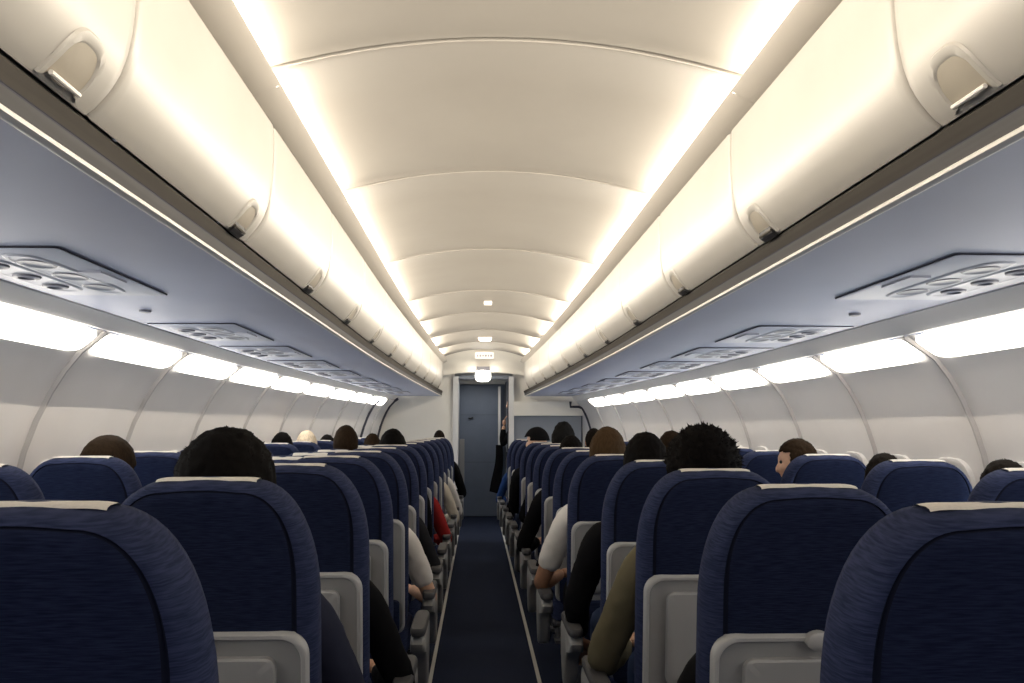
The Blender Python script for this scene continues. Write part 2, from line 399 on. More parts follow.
# ------------------------------------------------------------------ passenger service panels in the bin undersides
def ell(cx, cy, rx, ry, z, n=24): return [(cx + rx * math.cos(2 * PI * i / n), cy + ry * math.sin(2 * PI * i / n), z) for i in range(n)]
PY = [(.62, 1.40), (2.15, 2.92), (3.72, 4.44), (4.75, 5.47), (5.75, 6.45), (6.75, 7.45), (7.75, 8.4), (8.7, 9.35), (9.6, 10.25), (10.5, 11.1)]
for s in (-1, 1):
    for k, (a, b) in enumerate(PY):
        xin = {-1: -1.0, 1: 1.18}[s]; xo = PSUO[s] - s * .03; L = b - a; mid = (a + b) / 2; t = taper(mid)
        cx = TX((xin + xo) / 2, mid); W = abs(xo - xin) * t
        root = empty('service_panel', (cx, mid, EYE + .4295))
        def rr(hw, hl, z, r=.012):
            out = []
            for (qx, qy, a0) in ((hw - r, hl - r, 0), (-hw + r, hl - r, 90), (-hw + r, -hl + r, 180), (hw - r, -hl + r, 270)):
                for i in range(5):
                    an = math.radians(a0 + i * 22.5); out.append((qx + r * math.cos(an), qy + r * math.sin(an), z))
            return out
        mb = MB(); mb.rings([rr(W / 2, L / 2, .001), rr(W / 2, L / 2, -.002), rr(W / 2 - .003, L / 2 - .003, -.002)], cap0=False, cap1=False)
        mb.build('gasket', M['gap'], root)
        mb = MB(); mb.rings([rr(W / 2 - .003, L / 2 - .003, .0), rr(W / 2 - .004, L / 2 - .004, -.003), rr(W / 2 - .009, L / 2 - .009, -.004)], cap0=False)
        mb.build('cover_plate', M['psu'], root, angle=30)
        # raised tray with two rows of fittings, on the window side
        ux = s * W * .10
        for row, (dx, hw) in enumerate(((ux - s * .075, .052), (ux + s * .045, .055))):
            mb = MB(); hl = L * (.40 if row == 0 else .36)
            def sup(k1, z, dx=dx, hw=hw, hl=hl): return [(dx + (hw - k1) * math.copysign(abs(math.cos(2 * PI * i / 36)) ** .6, math.cos(2 * PI * i / 36)), (hl - k1) * math.copysign(abs(math.sin(2 * PI * i / 36)) ** .45, math.sin(2 * PI * i / 36)), z) for i in range(36)]
            mb.rings([sup(-.006, -.004), sup(0, -.007), sup(.006, -.008), sup(.012, -.0065), sup(.016, -.006)], cap0=False)
            mb.build('fitting_tray', M['psu_l'], root)
            for q in range(3):
                cy = (-.62 + .62 * q) * hl
                mb = MB()
                if row == 0:      # reading lights
                    mb.rings([ell(dx, cy, .044, .062, -.006), ell(dx, cy, .042, .060, -.008), ell(dx, cy, .036, .052, -.0085), ell(dx, cy, .030, .046, -.0065)], cap0=False)
                    mb.build('reading_light', [M['psu_d']], root)
                else:             # air nozzles
                    mb.rings([ell(dx, cy, .036, .042, -.006), ell(dx, cy, .034, .040, -.011), ell(dx, cy, .022, .026, -.013), ell(dx, cy, .018, .021, -.008)], cap0=False)
                    mb.build('air_nozzle', [M['psu_d']], root)
        mb = MB(); x0 = -s * W * .36
        mb.box(x0 - .03, x0 + .03, -.09, .09, -.010, -.004); mb.build('sign_lens', M['psu'], root, smooth=False)
        tag(root, 'grey panel of reading lights and air nozzles under the %s bins, %s from camera' % (SIDE[s], ORD[k]), 'service panel', 'service panels under the %s bins' % SIDE[s])
    for Y in (3.32,):
        mb = MB(); x = {-1: -1.22, 1: 1.42}[s]
        mb.rings([ell(x, Y, .02, .028, EYE + .432), ell(x, Y, .02, .028, EYE + .424), ell(x, Y, .012, .018, EYE + .422)], cap0=False)
        tag(mb.build('oval_sensor', M['psu_d']), 'small dark oval sensor on the %s bin underside between two service panels' % SIDE[s], 'sensor')

# ------------------------------------------------------------------ front bulkhead and vestibule
def struct_box(nm, m, *b):
    mb = MB(); mb.box(*b); return tag(mb.build(nm, m, smooth=False), kind='structure')
Z = lambda h: EYE + h
struct_box('wall_front', M['bulk'], -2.2, -.315, 12.2, 12.26, 0, Z(1.0))
struct_box('wall_front', M['bulk'], .47, 2.5, 12.25, 12.31, 0, Z(1.0))
struct_box('trim_21', M['post'], -.335, -.262, 12.14, 12.27, 0, Z(.70))
struct_box('trim_21', M['bulkgrey'], -.315, -.27, 12.27, 13.5, 0, Z(.70))
struct_box('trim_22', M['post'], .415, .485, 12.14, 12.31, 0, Z(.70))
struct_box('trim_22', M['gap'], .402, .412, 12.16, 12.30, 0, Z(.70))
struct_box('trim_23', M['post'], .300, .335, 13.36, 13.42, 0, Z(.62))
struct_box('wall_galley', M['bulkgrey'], .42, 1.2, 13.42, 13.46, 0, Z(.70))
struct_box('trim_24', M['bulkgrey'], -.262, .415, 12.16, 12.26, Z(.665), Z(.71))
struct_box('trim_25', M['bulk'], -.27, .40, 13.30, 13.42, Z(.655), Z(.70))
# cockpit-side door
root = empty('door_1', (.03, 13.5, 0)); tag(root, kind='structure')
mb = MB(); mb.box(-.34, .37, 0, .05, .012, 1.95); mb.build('door_leaf', M['door'], root, smooth=False)
mb = MB(); mb.box(-.30, .30, -.006, 0, 1.50, 1.503); mb.box(-.30, .30, -.004, 0, .80, .803); mb.build('seam', M['gap'], root, smooth=False)
mb = MB(); mb.tube([(-.17, -.02, 1.455), (-.14, -.025, 1.45), (-.10, -.02, 1.462)], .010); mb.build('door_handle', M['black'], root)
struct_box('wall_end', M['bulkgrey'], -1.2, 1.2, 13.56, 13.6, 0, Z(.75))
# folded jump seat on the left of the vestibule
root = empty('jump_seat', (-.22, 12.9, 0))
mb = MB(); mb.box(-.04, .03, -.06, .06, .45, 1.15); mb.build('seat_back', M['tray'], root, smooth=False)
mb = MB(); mb.box(-.04, -.0, -.05, .05, .0, .45); mb.build('leg', M['shell'], root, smooth=False)
tag(root, 'folded grey crew jump seat left of the dark blue door', 'jump seat')
# cupboard on the right bulkhead: cream header over a grey panel
root = empty('closet', (1.0, 12.2, 0))
mb = MB(); mb.box(-.52, .43, -.10, .04, Z(.17), Z(.36)); mb.build('header', M['bulk'], root, smooth=False)
mb = MB(); mb.box(-.52, .40, -.01, .04, .05, Z(.17)); mb.build('door', M['bulkgrey'], root, smooth=False)
mb = MB(); mb.box(.403, .415, -.02, .04, .05, Z(.17)); mb.build('edge_strip', M['gap'], root, smooth=False)
tag(root, 'grey closet front with a cream header on the right bulkhead', 'closet')
# dark rail trims where the side wall meets the bulkhead
def wall_pt(s, h, Y, inn=.02):
    P = [BTOP[s]] + WALL[s]
    for i in range(len(P) - 1):
        if P[i][1] >= h >= P[i + 1][1]:
            t = (P[i][1] - h) / (P[i][1] - P[i + 1][1]); return (TX(P[i][0] + (P[i + 1][0] - P[i][0]) * t - s * inn, Y), Y, Z(h))
for s, Y, nm, top in ((-1, 11.0, 'trim_26', .30), (-1, 12.05, 'trim_27', .36), (1, 12.1, 'trim_28', .27)):
    mb = MB(); pts = [wall_pt(s, top - (top + .25) * i / 10, Y) for i in range(11)]
    if s > 0: pts = [(pts[0][0] - .16, Y, pts[0][2] + .09), (pts[0][0] - .16, Y, pts[0][2] + .02), (pts[0][0] - .05, Y, pts[0][2] + .02)] + pts
    else: pts = [(pts[0][0] + .05, Y, pts[0][2] + .035)] + pts
    mb.tube(pts, .018); tag(mb.build(nm, M['gap']), kind='structure')

# emergency light and signs over the aisle
root = empty('exit_light', (.065, 11.70, Z(.66)))
mb = MB(); mb.box(-.085, .085, -.06, .04, .085, .14); mb.build('housing', M['psu_d'], root, smooth=False)
mb = MB()
mb.rings([[(.10 * math.copysign(abs(math.cos(t)) ** .6, math.cos(t)), -.055 + d, .02 + .075 * math.copysign(abs(math.sin(t)) ** .7, math.sin(t))) for t in [2 * PI * i / 28 for i in range(28)]] for d in (.05, 0)] +
         [[(.085 * math.copysign(abs(math.cos(t)) ** .6, math.cos(t)), -.065, .02 + .062 * math.copysign(abs(math.sin(t)) ** .7, math.sin(t))) for t in [2 * PI * i / 28 for i in range(28)]]])
mb.build('lens', M['sign_w'], root)
tag(root, 'bright white rounded exit light hanging above the front doorway', 'light')
root = empty('ceiling_sign', (.08, 11.36, Z(.915)))
mb = MB(); mb.box(-.115, .115, -.02, .03, -.035, .04); mb.build('panel', M['lip'], root, smooth=False)
mb = MB()
for i, (w, h) in enumerate(((.018, .03), (.026, .03), (.02, .026), (.026, .03), (.02, .03), (.028, .03))):
    x = -.085 + i * .034; mb.box(x - w / 2, x + w / 2, -.024, -.02, -h / 2, h / 2)
mb.build('pictograms', M['psu_d'], root, smooth=False)
tag(root, 'small cream sign with dark pictograms on the ceiling above the exit light', 'sign')
for Y, w, nm, lab, h in ((9.75, .075, 'ceiling_lamp', 'small lit rectangular lamp low on the aisle ceiling, nearer than the pictogram sign', .982), (6.95, .03, 'smoke_detector', 'tiny white square detector on the aisle ceiling', .983)):
    root = empty(nm, (.075, Y, Z(h)))
    mb = MB(); mb.rings([rr(w, w * .8, .002, w * .3), rr(w, w * .8, -.022, w * .3), rr(w * .85, w * .66, -.028, w * .3)], cap0=False); mb.build('casing', M['lip'], root)
    if nm == 'ceiling_lamp':
        mb = MB(); mb.rings([rr(w * .8, w * .6, -.027, w * .3), rr(w * .75, w * .55, -.031, w * .3)], cap0=False); mb.build('lens', M['sign_w'], root)
    tag(root, lab, 'lamp' if nm == 'ceiling_lamp' else 'detector')

# ------------------------------------------------------------------ seats
BW, BL = .445, .775               # backrest width and length from its pivot
def back_outline(ins, n=14):
    """U outline of the backrest from lower right over the top to lower left, in (x, z)"""
    hw = BW / 2 - ins; top = BL - ins * .35; r = max(.02, .150 - ins); pts = [(hw * .985, .02), (hw, .20), (hw * 1.0, .40)]
    e = .88
    for i in range(n + 1):
        a = PI / 2 * i / n
        pts.append((hw - r + r * math.cos(a) ** e, top - r * 1.7 + r * 1.7 * math.sin(a) ** e))
    m = [(-x, z) for x, z in pts[::-1]]
    top_mid = [(hw - r - (hw - r) * 2 * i / 6, top + .004 * math.sin(PI * i / 6)) for i in range(1, 6)]
    return pts + top_mid + m
def backrest_mesh():
    mb = MB()
    layers = [(.17, -.004), (.09, -.004), (.052, .0), (.046, .0025), (.040, .007), (.036, .0035), (.020, .008), (.008, .020), (.0, .040), (.0, .075), (.010, .098), (.03, .112), (.10, .118)]
    rings = [[(x, y, z) for x, z in back_outline(i)] for i, y in layers]
    mis = [0, 0, 0, 2, 2, 1, 1, 1, 1, 1, 1, 0, 0]
    n = len(rings[0]); b = 0
    mb.rings(rings, closed=True, mis=mis)
    return mb.mesh('backrest', [M['fab'], M['fabrim'], M['seam']], angle=80)
def cover_mesh():
    mb = MB(); hw = .100
    def drop(x):
        h0 = BW / 2; r0 = .15; q = (abs(x) - (h0 - r0)) / r0
        if q <= 0: return 0
        a = math.acos(min(1, q ** (1 / .88))); return r0 * 1.7 * (1 - math.sin(a) ** .88)
    # strip lying over the top edge and down the front
    path = [(.044, BL + .000), (.047, BL + .0025), (.055, BL + .0035), (.080, BL + .001), (.100, BL - .010), (.114, BL - .03), (.122, BL - .10), (.124, BL - .20)]
    rows = []
    for y, z in path: rows.append([(hw * (-1 + 2 * i / 16), y, z + .002 - drop(hw * (-1 + 2 * i / 16))) for i in range(17)])
    mb.rings(rows, closed=False, cap0=False, cap1=False)
    low = [[(x, y - .004 if z < BL - .03 else y, z - .004) for x, y, z in r] for r in rows]
    return mb.mesh('headrest_cover', [M['cloth']], angle=60)
def shell_out(hw, z0, z1, r, y, n=8):
    pts = []
    for i in range(n + 1):
        a = PI / 2 * i / n; pts.append((hw - r + r * math.cos(a), y, z1 - r + r * math.sin(a)))
    for i in range(n + 1):
        a = PI / 2 + PI / 2 * i / n; pts.append((-hw + r + r * math.cos(a), y, z1 - r + r * math.sin(a)))
    rb = .03
    for i in range(4):
        a = PI + PI / 2 * i / 3; pts.append((-hw + rb + rb * math.cos(a), y, z0 + rb + rb * math.sin(a)))
    for i in range(4):
        a = 1.5 * PI + PI / 2 * i / 3; pts.append((hw - rb + rb * math.cos(a), y, z0 + rb + rb * math.sin(a)))
    return pts
SH = dict()
def seat_meshes():
    SH['backrest'] = backrest_mesh(); SH['headrest_cover'] = cover_mesh()
    mb = MB(); hw = .211; zt = .487
    mb.rings([shell_out(hw, -.02, zt, .05, .006), shell_out(hw, -.02, zt, .05, -.014), shell_out(hw - .004, -.016, zt - .004, .048, -.019), shell_out(hw - .011, -.009, zt - .011, .044, -.019), shell_out(hw - .014, -.006, zt - .014, .042, -.013), shell_out(hw - .05, .03, zt - .05, .03, -.011)], cap0=False, mis=[1, 1, 1, 1, 0, 0])
    SH['back_panel'] = mb.mesh('back_panel', [M['shell'], M['shellrim']], angle=50)
    mb = MB(); hw = .150; z0, z1 = .165, .44
    mb.rings([shell_out(hw, z0, z1, .022, -.011), shell_out(hw, z0, z1, .022, -.024), shell_out(hw - .004, z0 + .004, z1 - .004, .02, -.028), shell_out(hw - .03, z0 + .03, z1 - .03, .02, -.028)], cap0=False)
    SH['tray_table'] = mb.mesh('tray_table', [M['tray']], angle=40)
    mb = MB()
    mb.rings([[(.026 * math.cos(t), y, .478 + .019 * math.sin(t)) for t in [2 * PI * i / 20 for i in range(20)]] for y in (-.012, -.030)] + [[(.020 * math.cos(t), -.034, .478 + .014 * math.sin(t)) for t in [2 * PI * i / 20 for i in range(20)]]])
    SH['latch'] = mb.mesh('latch', [M['shellrim']])
    mb = MB(); hw = .19
    mb.rings([shell_out(hw, -.03, .13, .02, -.018), shell_out(hw, -.03, .13, .02, -.045), shell_out(hw - .008, -.022, .122, .02, -.050)], cap0=False)
    SH['pocket'] = mb.mesh('pocket', [M['fab']])
    # seat cushion: rounded slab
    mb = MB()
    def cush(ins, z): return [((BW / 2 - ins) * math.copysign(abs(math.cos(t)) ** .35, math.cos(t)), .34 + (.24 - ins) * math.copysign(abs(math.sin(t)) ** .35, math.sin(t)), z) for t in [2 * PI * i / 40 for i in range(40)]]
    mb.rings([cush(.03, .27), cush(.006, .285), cush(0, .33), cush(.004, .385), cush(.025, .408), cush(.08, .418)])
    SH['seat_cushion'] = mb.mesh('seat_cushion', [M['fabrim']])
    # frame: beams and legs
    mb = MB()
    for y in (.20, .46): mb.tube([(-.215, y, .255), (.215, y, .255)], .022, 10)
    mb.box(-.20, .20, .10, .56, .262, .275)
    SH['seat_frame'] = mb.mesh('seat_frame', [M['leg']])
    mb = MB(); mb.tube([(0, .46, .25), (0, .50, .012)], [.022, .016], 10); mb.box(-.02, .02, .40, .56, 0, .018); SH['leg'] = mb.mesh('leg', [M['leg']])
    mb = MB(); mb.tube([(0, .20, .25), (0, .16, .012)], [.022, .016], 10); mb.box(-.02, .02, .08, .26, 0, .018); SH['leg2'] = mb.mesh('leg', [M['leg']])
    # aisle armrest: grey side shroud with an oval end and a dark pad on top
    mb = MB(); hw = .028
    def prof(ins, x):
        top = [(.10, .50), (.14, .528), (.25, .535), (.38, .535), (.445, .528), (.468, .50)]
        low = [(.470, .46), (.462, .40), (.44, .335), (.405, .285), (.37, .272), (.33, .29), (.30, .35), (.27, .41), (.20, .45), (.12, .468)]
        pts = top + low; cy = sum(p[0] for p in pts) / len(pts); cz = sum(p[1] for p in pts) / len(pts)
        return [(x, cy + (p[0] - cy) * (1 - ins), cz + (p[1] - cz) * (1 - ins)) for p in pts]
    mb.rings([prof(.10, -hw), prof(.02, -hw + .005), prof(0, -hw + .012), prof(0, hw - .012), prof(.02, hw - .005), prof(.10, hw)])
    SH['armrest'] = mb.mesh('armrest', [M['armside']], angle=50)
    mb = MB()
    def pad(ins, z): return [((.030 - ins) * math.copysign(abs(math.cos(t)) ** .5, math.cos(t)), .28 + (.185 - ins) * math.copysign(abs(math.sin(t)) ** .3, math.sin(t)), z) for t in [2 * PI * i / 28 for i in range(28)]]
    mb.rings([pad(.003, .528), pad(0, .535), pad(0, .548), pad(.006, .556)])
    SH['arm_pad'] = mb.mesh('arm_pad', [M['armpad']])
seat_meshes()

def make_seat(s, col, recl):
    """s: side of the aisle, col 0 aisle 1 middle 2 window. local origin on the floor below the backrest's rear face"""
    root = empty('airline_seat')
    py, pz = .08, .42
    R = Matrix.Translation((0, py, pz)) @ Matrix.Rotation(math.radians(recl), 4, 'X')
    for nm in ('backrest', 'headrest_cover', 'back_panel'):
        o = link(nm, SH[nm], root); o.matrix_basis = R
        if nm == 'back_panel':
            t = link('tray_table', SH['tray_table'], o); link('latch', SH['latch'], o); link('pocket', SH['pocket'], o)
    link('seat_cushion', SH['seat_cushion'], root)
    fr = link('seat_frame', SH['seat_frame'], root)
    for dx in ((-.1,) if col == 1 else (.12 * -s,)):
        for nm in ('leg', 'leg2'):
            o = link('leg', SH[nm], root); o.location.x = dx
    def arm(x):
        o = link('armrest', SH['armrest'], root); o.location = (x, .04, 0)
        p = link('arm_pad', SH['arm_pad'], o)
    if col == 0: arm(-s * (.225 + .085))
    else: arm(-s * .224)
    return root

ROWS = [(1.47 + .98 * i) * .75 for i in range(13)]
EDGE = {-1: lambda Y: -.320 if Y < 2.2 else -.308, 1: lambda Y: .437 if Y < 1.5 else (.458 if Y < 3.6 else .437 - .008 * Y)}
SP = {-1: .447, 1: .480}
COLN = ['aisle', 'middle', 'window']
def seat_x(s, col, Y):
    return TX(EDGE[s](Y) + s * (BW / 2 + .002 + SP[s] * col), Y)
protos = {}
def seat_z(s, i): return {-1: 1.0, 1: .986}[s] * ((1.008 if s < 0 else 1.018) if i == 0 else 1.0)
def seat_tilt(col): return 25 if col == 1 else 8.5
SEAT_LABEL_EXTRA = {(-1, 0, 0): 'nearest navy aisle seat at lower left with a cream headrest cloth', (1, 0, 0): 'nearest navy aisle seat at lower right with a cream headrest cloth'}
for s in (-1, 1):
    for i, Y in enumerate(ROWS):
        for c in range(3):
            if c == 1 and (i < 4 or i > 9 or (i == 4 and s > 0)): continue
            if c == 2 and i < 2: continue
            key = (s, c)
            if key not in protos: protos[key] = o = make_seat(s, c, seat_tilt(c))
            else: o = copy_tree(protos[key])
            o.location = (seat_x(s, c, Y), Y, 0); o.scale = (taper(Y), 1, seat_z(s, i))
            lab = SEAT_LABEL_EXTRA.get((s, i, c), 'navy fabric %s seat in the %s row from the camera, %s of the aisle' % (COLN[c], ORD[i], SIDE[s]))
            tag(o, lab, 'seat', 'airline seats %s of the aisle' % SIDE[s])

# ------------------------------------------------------------------ people
def evalmesh(o):
    dg = bpy.context.evaluated_depsgraph_get(); dg.update()
    me = bpy.data.meshes.new_from_object(o.evaluated_get(dg)); return me
def skin_mesh(joints, bones, sub=2):
    """joints: name -> (co, r); first joint is the root"""
    names = list(joints); me = bpy.data.meshes.new('t')
    me.from_pydata([joints[n][0] for n in names], [(names.index(a), names.index(b)) for a, b in bones], [])
    o = bpy.data.objects.new('t', me); COL.objects.link(o)
    m = o.modifiers.new('s', 'SKIN'); m.use_smooth_shade = True; m.branch_smoothing = .6
    for i, n in enumerate(names):
        sv = me.skin_vertices[0].data[i]; r = joints[n][1]; sv.radius = (r, r) if not isinstance(r, tuple) else r; sv.use_root = (i == 0)
    ss = o.modifiers.new('u', 'SUBSURF'); ss.levels = sub; ss.render_levels = sub
    out = evalmesh(o); bpy.data.objects.remove(o); bpy.data.meshes.remove(me)
    return out
def join_remesh(meshes, voxel):
    bm = bmesh.new()
    for m in meshes: bm.from_mesh(m)
    me = bpy.data.meshes.new('j'); bm.to_mesh(me); bm.free()
    o = bpy.data.objects.new('j', me); COL.objects.link(o)
    r = o.modifiers.new('r', 'REMESH'); r.mode = 'VOXEL'; r.voxel_size = voxel; r.use_smooth_shade = True
    sm = o.modifiers.new('m', 'SMOOTH'); sm.iterations = 3; sm.factor = .4
    out = evalmesh(o); bpy.data.objects.remove(o)
    for p in out.polygons: p.use_smooth = True
    return out
def sphere_mesh(fn, sub=4):
    bm = bmesh.new(); bmesh.ops.create_icosphere(bm, subdivisions=sub, radius=1)
    for v in bm.verts: v.co = fn(v.co.copy())
    me = bpy.data.meshes.new('sp'); bm.to_mesh(me); bm.free(); return me
HC = Vector((0, .255, 1.185))     # head centre of the seated model, facing +y
def head_fn(p):
    x, y, z = p
    r = Vector((x * .074, y * .094, z * .112))
    if z < 0: r.x *= 1 - .22 * (-z) ** 1.5; 
    if z < 0 and y < 0: r.y *= 1 - .30 * (-z)
    if y > .3 and z < -.1: r.y += .004
    # brow, eye sockets
    if y > .4:
        for sx in (-1, 1): r.y -= .010 * math.exp(-(((x - sx * .42) / .20) ** 2 + ((z - .04) / .13) ** 2))
        r.y += .004 * math.exp(-((z - .24) / .10) ** 2)
        r.y += .004 * math.exp(-((x / .25) ** 2 + ((z + .62) / .08) ** 2))      # lips
        r.y -= .003 * math.exp(-((x / .25) ** 2 + ((z + .56) / .03) ** 2))
        r.y += .005 * math.exp(-((x / .3) ** 2 + ((z + .88) / .12) ** 2))       # chin
    return r
def head_meshes(yaw=0, c=HC):
    R = Matrix.Translation(c) @ Matrix.Rotation(yaw, 4, 'Z')
    ms = [sphere_mesh(lambda p: R @ head_fn(p))]
    nose = lambda p: R @ Vector((p.x * .013 * (1.25 - p.z * .5), .090 + p.y * .016 - p.z * .008, -.022 + p.z * .026))
    ms.append(sphere_mesh(nose, 3))
    for sx in (-1, 1):
        ms.append(sphere_mesh(lambda p, sx=sx: R @ Vector((sx * (.073 + p.x * .010 + max(0, -p.y) * .008), -.004 + p.y * .019, -.008 + p.z * .031)), 3))
    return ms, R
def hand_joints(J, B, nm, wrist, direction, up, side, curl=.5):
    d = Vector(direction).normalized(); u = Vector(up); u = (u - d * u.dot(d)).normalized(); sd = d.cross(u) * side
    w = Vector(wrist)
    out = []
    for f, (off, ln) in enumerate(((-.027, .062), (-.009, .074), (.009, .070), (.027, .055))):
        k0 = w + d * .035 + sd * off * .7; k1 = w + d * .085 + sd * off
        c1 = d * math.cos(curl * .6) - u * math.sin(curl * .6); c2 = d * math.cos(curl * 1.5) - u * math.sin(curl * 1.5)
        k2 = k1 + c1 * ln * .5; k3 = k2 + c2 * ln * .5
        out.append(({'a': (k0, .012), 'b': (k1, .0095), 'c': (k2, .0085), 'd': (k3, .0075)}, [('a', 'b'), ('b', 'c'), ('c', 'd')]))
    t0 = w + d * .025 - sd * .022; t1 = t0 + (d * .7 - sd * .7).normalized() * .038; t2 = t1 + (d * .95 - sd * .25 - u * .2).normalized() * .03
    out.append(({'a': (t0, .014), 'b': (t1, .011), 'c': (t2, .009)}, [('a', 'b'), ('b', 'c')]))
    out.append(({'a': (w, .024), 'b': (w + d * .045, .030), 'c': (w + d * .085, .024)}, [('a', 'b'), ('b', 'c')]))
    return out
POSE = {
 # aisle arm (+x) : shoulder, elbow, wrist, hand direction
 'elbow_out': dict(a=[(.19, .245, .90), (.325, .315, .565), (.20, .53, .585)], b=[(-.19, .245, .90), (-.23, .34, .60), (-.08, .50, .58)], yaw=0),
 'arm_down': dict(a=[(.19, .25, .90), (.285, .25, .64), (.255, .40, .475)], b=[(-.19, .245, .90), (-.23, .34, .60), (-.08, .50, .58)], yaw=0),
 'lap': dict(a=[(.18, .25, .90), (.215, .34, .60), (.07, .52, .57)], b=[(-.18, .25, .90), (-.215, .34, .60), (-.07, .50, .58)], yaw=0),
 'turned': dict(a=[(.18, .25, .90), (.215, .34, .60), (.07, .52, .57)], b=[(-.18, .25, .90), (-.215, .34, .60), (-.07, .50, .58)], yaw=-1.25),
}
def seated(pose):
    P = POSE[pose]
    J = {'pelvis': ((0, .335, .525), .105), 'belly': ((0, .305, .66), .118), 'chest': ((0, .265, .83), .122), 'uchest': ((0, .25, .935), .088), 'neck': ((0, .245, 1.03), .050), 'nape': ((0, .25, 1.10), .050), 'skull': ((0, .255, 1.14), .05)}
    B = [('pelvis', 'belly'), ('belly', 'chest'), ('chest', 'uchest'), ('uchest', 'neck'), ('neck', 'nape'), ('nape', 'skull')]
    for t, arm, sx in (('r', P['a'], 1), ('l', P['b'], -1)):
        sh, el, wr = [Vector(q) for q in arm]
        J['sho' + t] = (sh, .058); J['up' + t] = (sh.lerp(el, .5), .047); J['elb' + t] = (el, .041); J['fore' + t] = (el.lerp(wr, .4), .040); J['wri' + t] = (wr, .027)
        B += [('uchest', 'sho' + t), ('sho' + t, 'up' + t), ('up' + t, 'elb' + t), ('elb' + t, 'fore' + t), ('fore' + t, 'wri' + t)]
        J['hip' + t] = ((sx * .085, .36, .50), .085); J['thi' + t] = ((sx * .105, .50, .505), .076); J['kne' + t] = ((sx * .12, .645, .50), .056); J['cal' + t] = ((sx * .12, .665, .36), .052); J['ank' + t] = ((sx * .12, .64, .10), .036); J['toe' + t] = ((sx * .125, .76, .045), .032)
        B += [('pelvis', 'hip' + t), ('hip' + t, 'thi' + t), ('thi' + t, 'kne' + t), ('kne' + t, 'cal' + t), ('cal' + t, 'ank' + t), ('ank' + t, 'toe' + t)]
    ms = [skin_mesh(J, B)]
    hm, R = head_meshes(P['yaw']); ms += hm
    for t, arm, sx in (('r', P['a'], 1), ('l', P['b'], -1)):
        el, wr = Vector(arm[1]), Vector(arm[2]); d = (wr - el)
        d.z = min(d.z, 0) - .02
        for j, b in hand_joints(J, B, t, wr, d, (0, 0, 1), sx): ms.append(skin_mesh(j, b, 1))
    body = join_remesh(ms, .0062)
    def grow(names, k, e): return {n: (J[n][0], J[n][1] * k + e) for n in names}
    # garments
    tors = ['pelvis', 'belly', 'chest', 'uchest']; out = {'body': body, 'R': R}
    def shirt(long):
        G = grow(tors, 1.06, .008); G['collar'] = ((0, .246, 1.005), .066)
        BB = [('pelvis', 'belly'), ('belly', 'chest'), ('chest', 'uchest'), ('uchest', 'collar')]
        for t in 'rl':
            G['sho' + t] = (J['sho' + t][0], .070); G['up' + t] = (J['up' + t][0], .062 if long else .064); BB += [('uchest', 'sho' + t), ('sho' + t, 'up' + t)]
            if long:
                G['elb' + t] = (J['elb' + t][0], .055); G['fore' + t] = (J['fore' + t][0], .053); G['cuf' + t] = (Vector(J['fore' + t][0]).lerp(J['wri' + t][0], .85), .040)
                BB += [('up' + t, 'elb' + t), ('elb' + t, 'fore' + t), ('fore' + t, 'cuf' + t)]
            else:
                G['cuf' + t] = (Vector(J['up' + t][0]).lerp(J['elb' + t][0], .62), .064); BB += [('up' + t, 'cuf' + t)]
        m = skin_mesh(G, BB, 3)
        for v in m.vertices:      # soft folds
            q = v.co; v.co = q + v.normal * (.005 * noise.noise(Vector((q.x * 22, q.y * 22, q.z * 14))) + .003 * noise.noise(q * 55))
        for p in m.polygons: p.use_smooth = True
        return m
    out['long'] = shirt(True); out['short'] = shirt(False)
    G = {'pelvis': (J['pelvis'][0], .118)}; BB = []
    for t in 'rl':
        for n, r in (('hip', .094), ('thi', .086), ('kne', .068), ('cal', .064)): G[n + t] = (J[n + t][0], r)
        G['hem' + t] = (Vector(J['ank' + t][0]) + Vector((0, 0, .03)), .052)
        BB += [('pelvis', 'hip' + t), ('hip' + t, 'thi' + t), ('thi' + t, 'kne' + t), ('kne' + t, 'cal' + t), ('cal' + t, 'hem' + t)]
    out['trousers'] = skin_mesh(G, BB, 2)
    return out
TEMPL = {p: seated(p) for p in POSE}
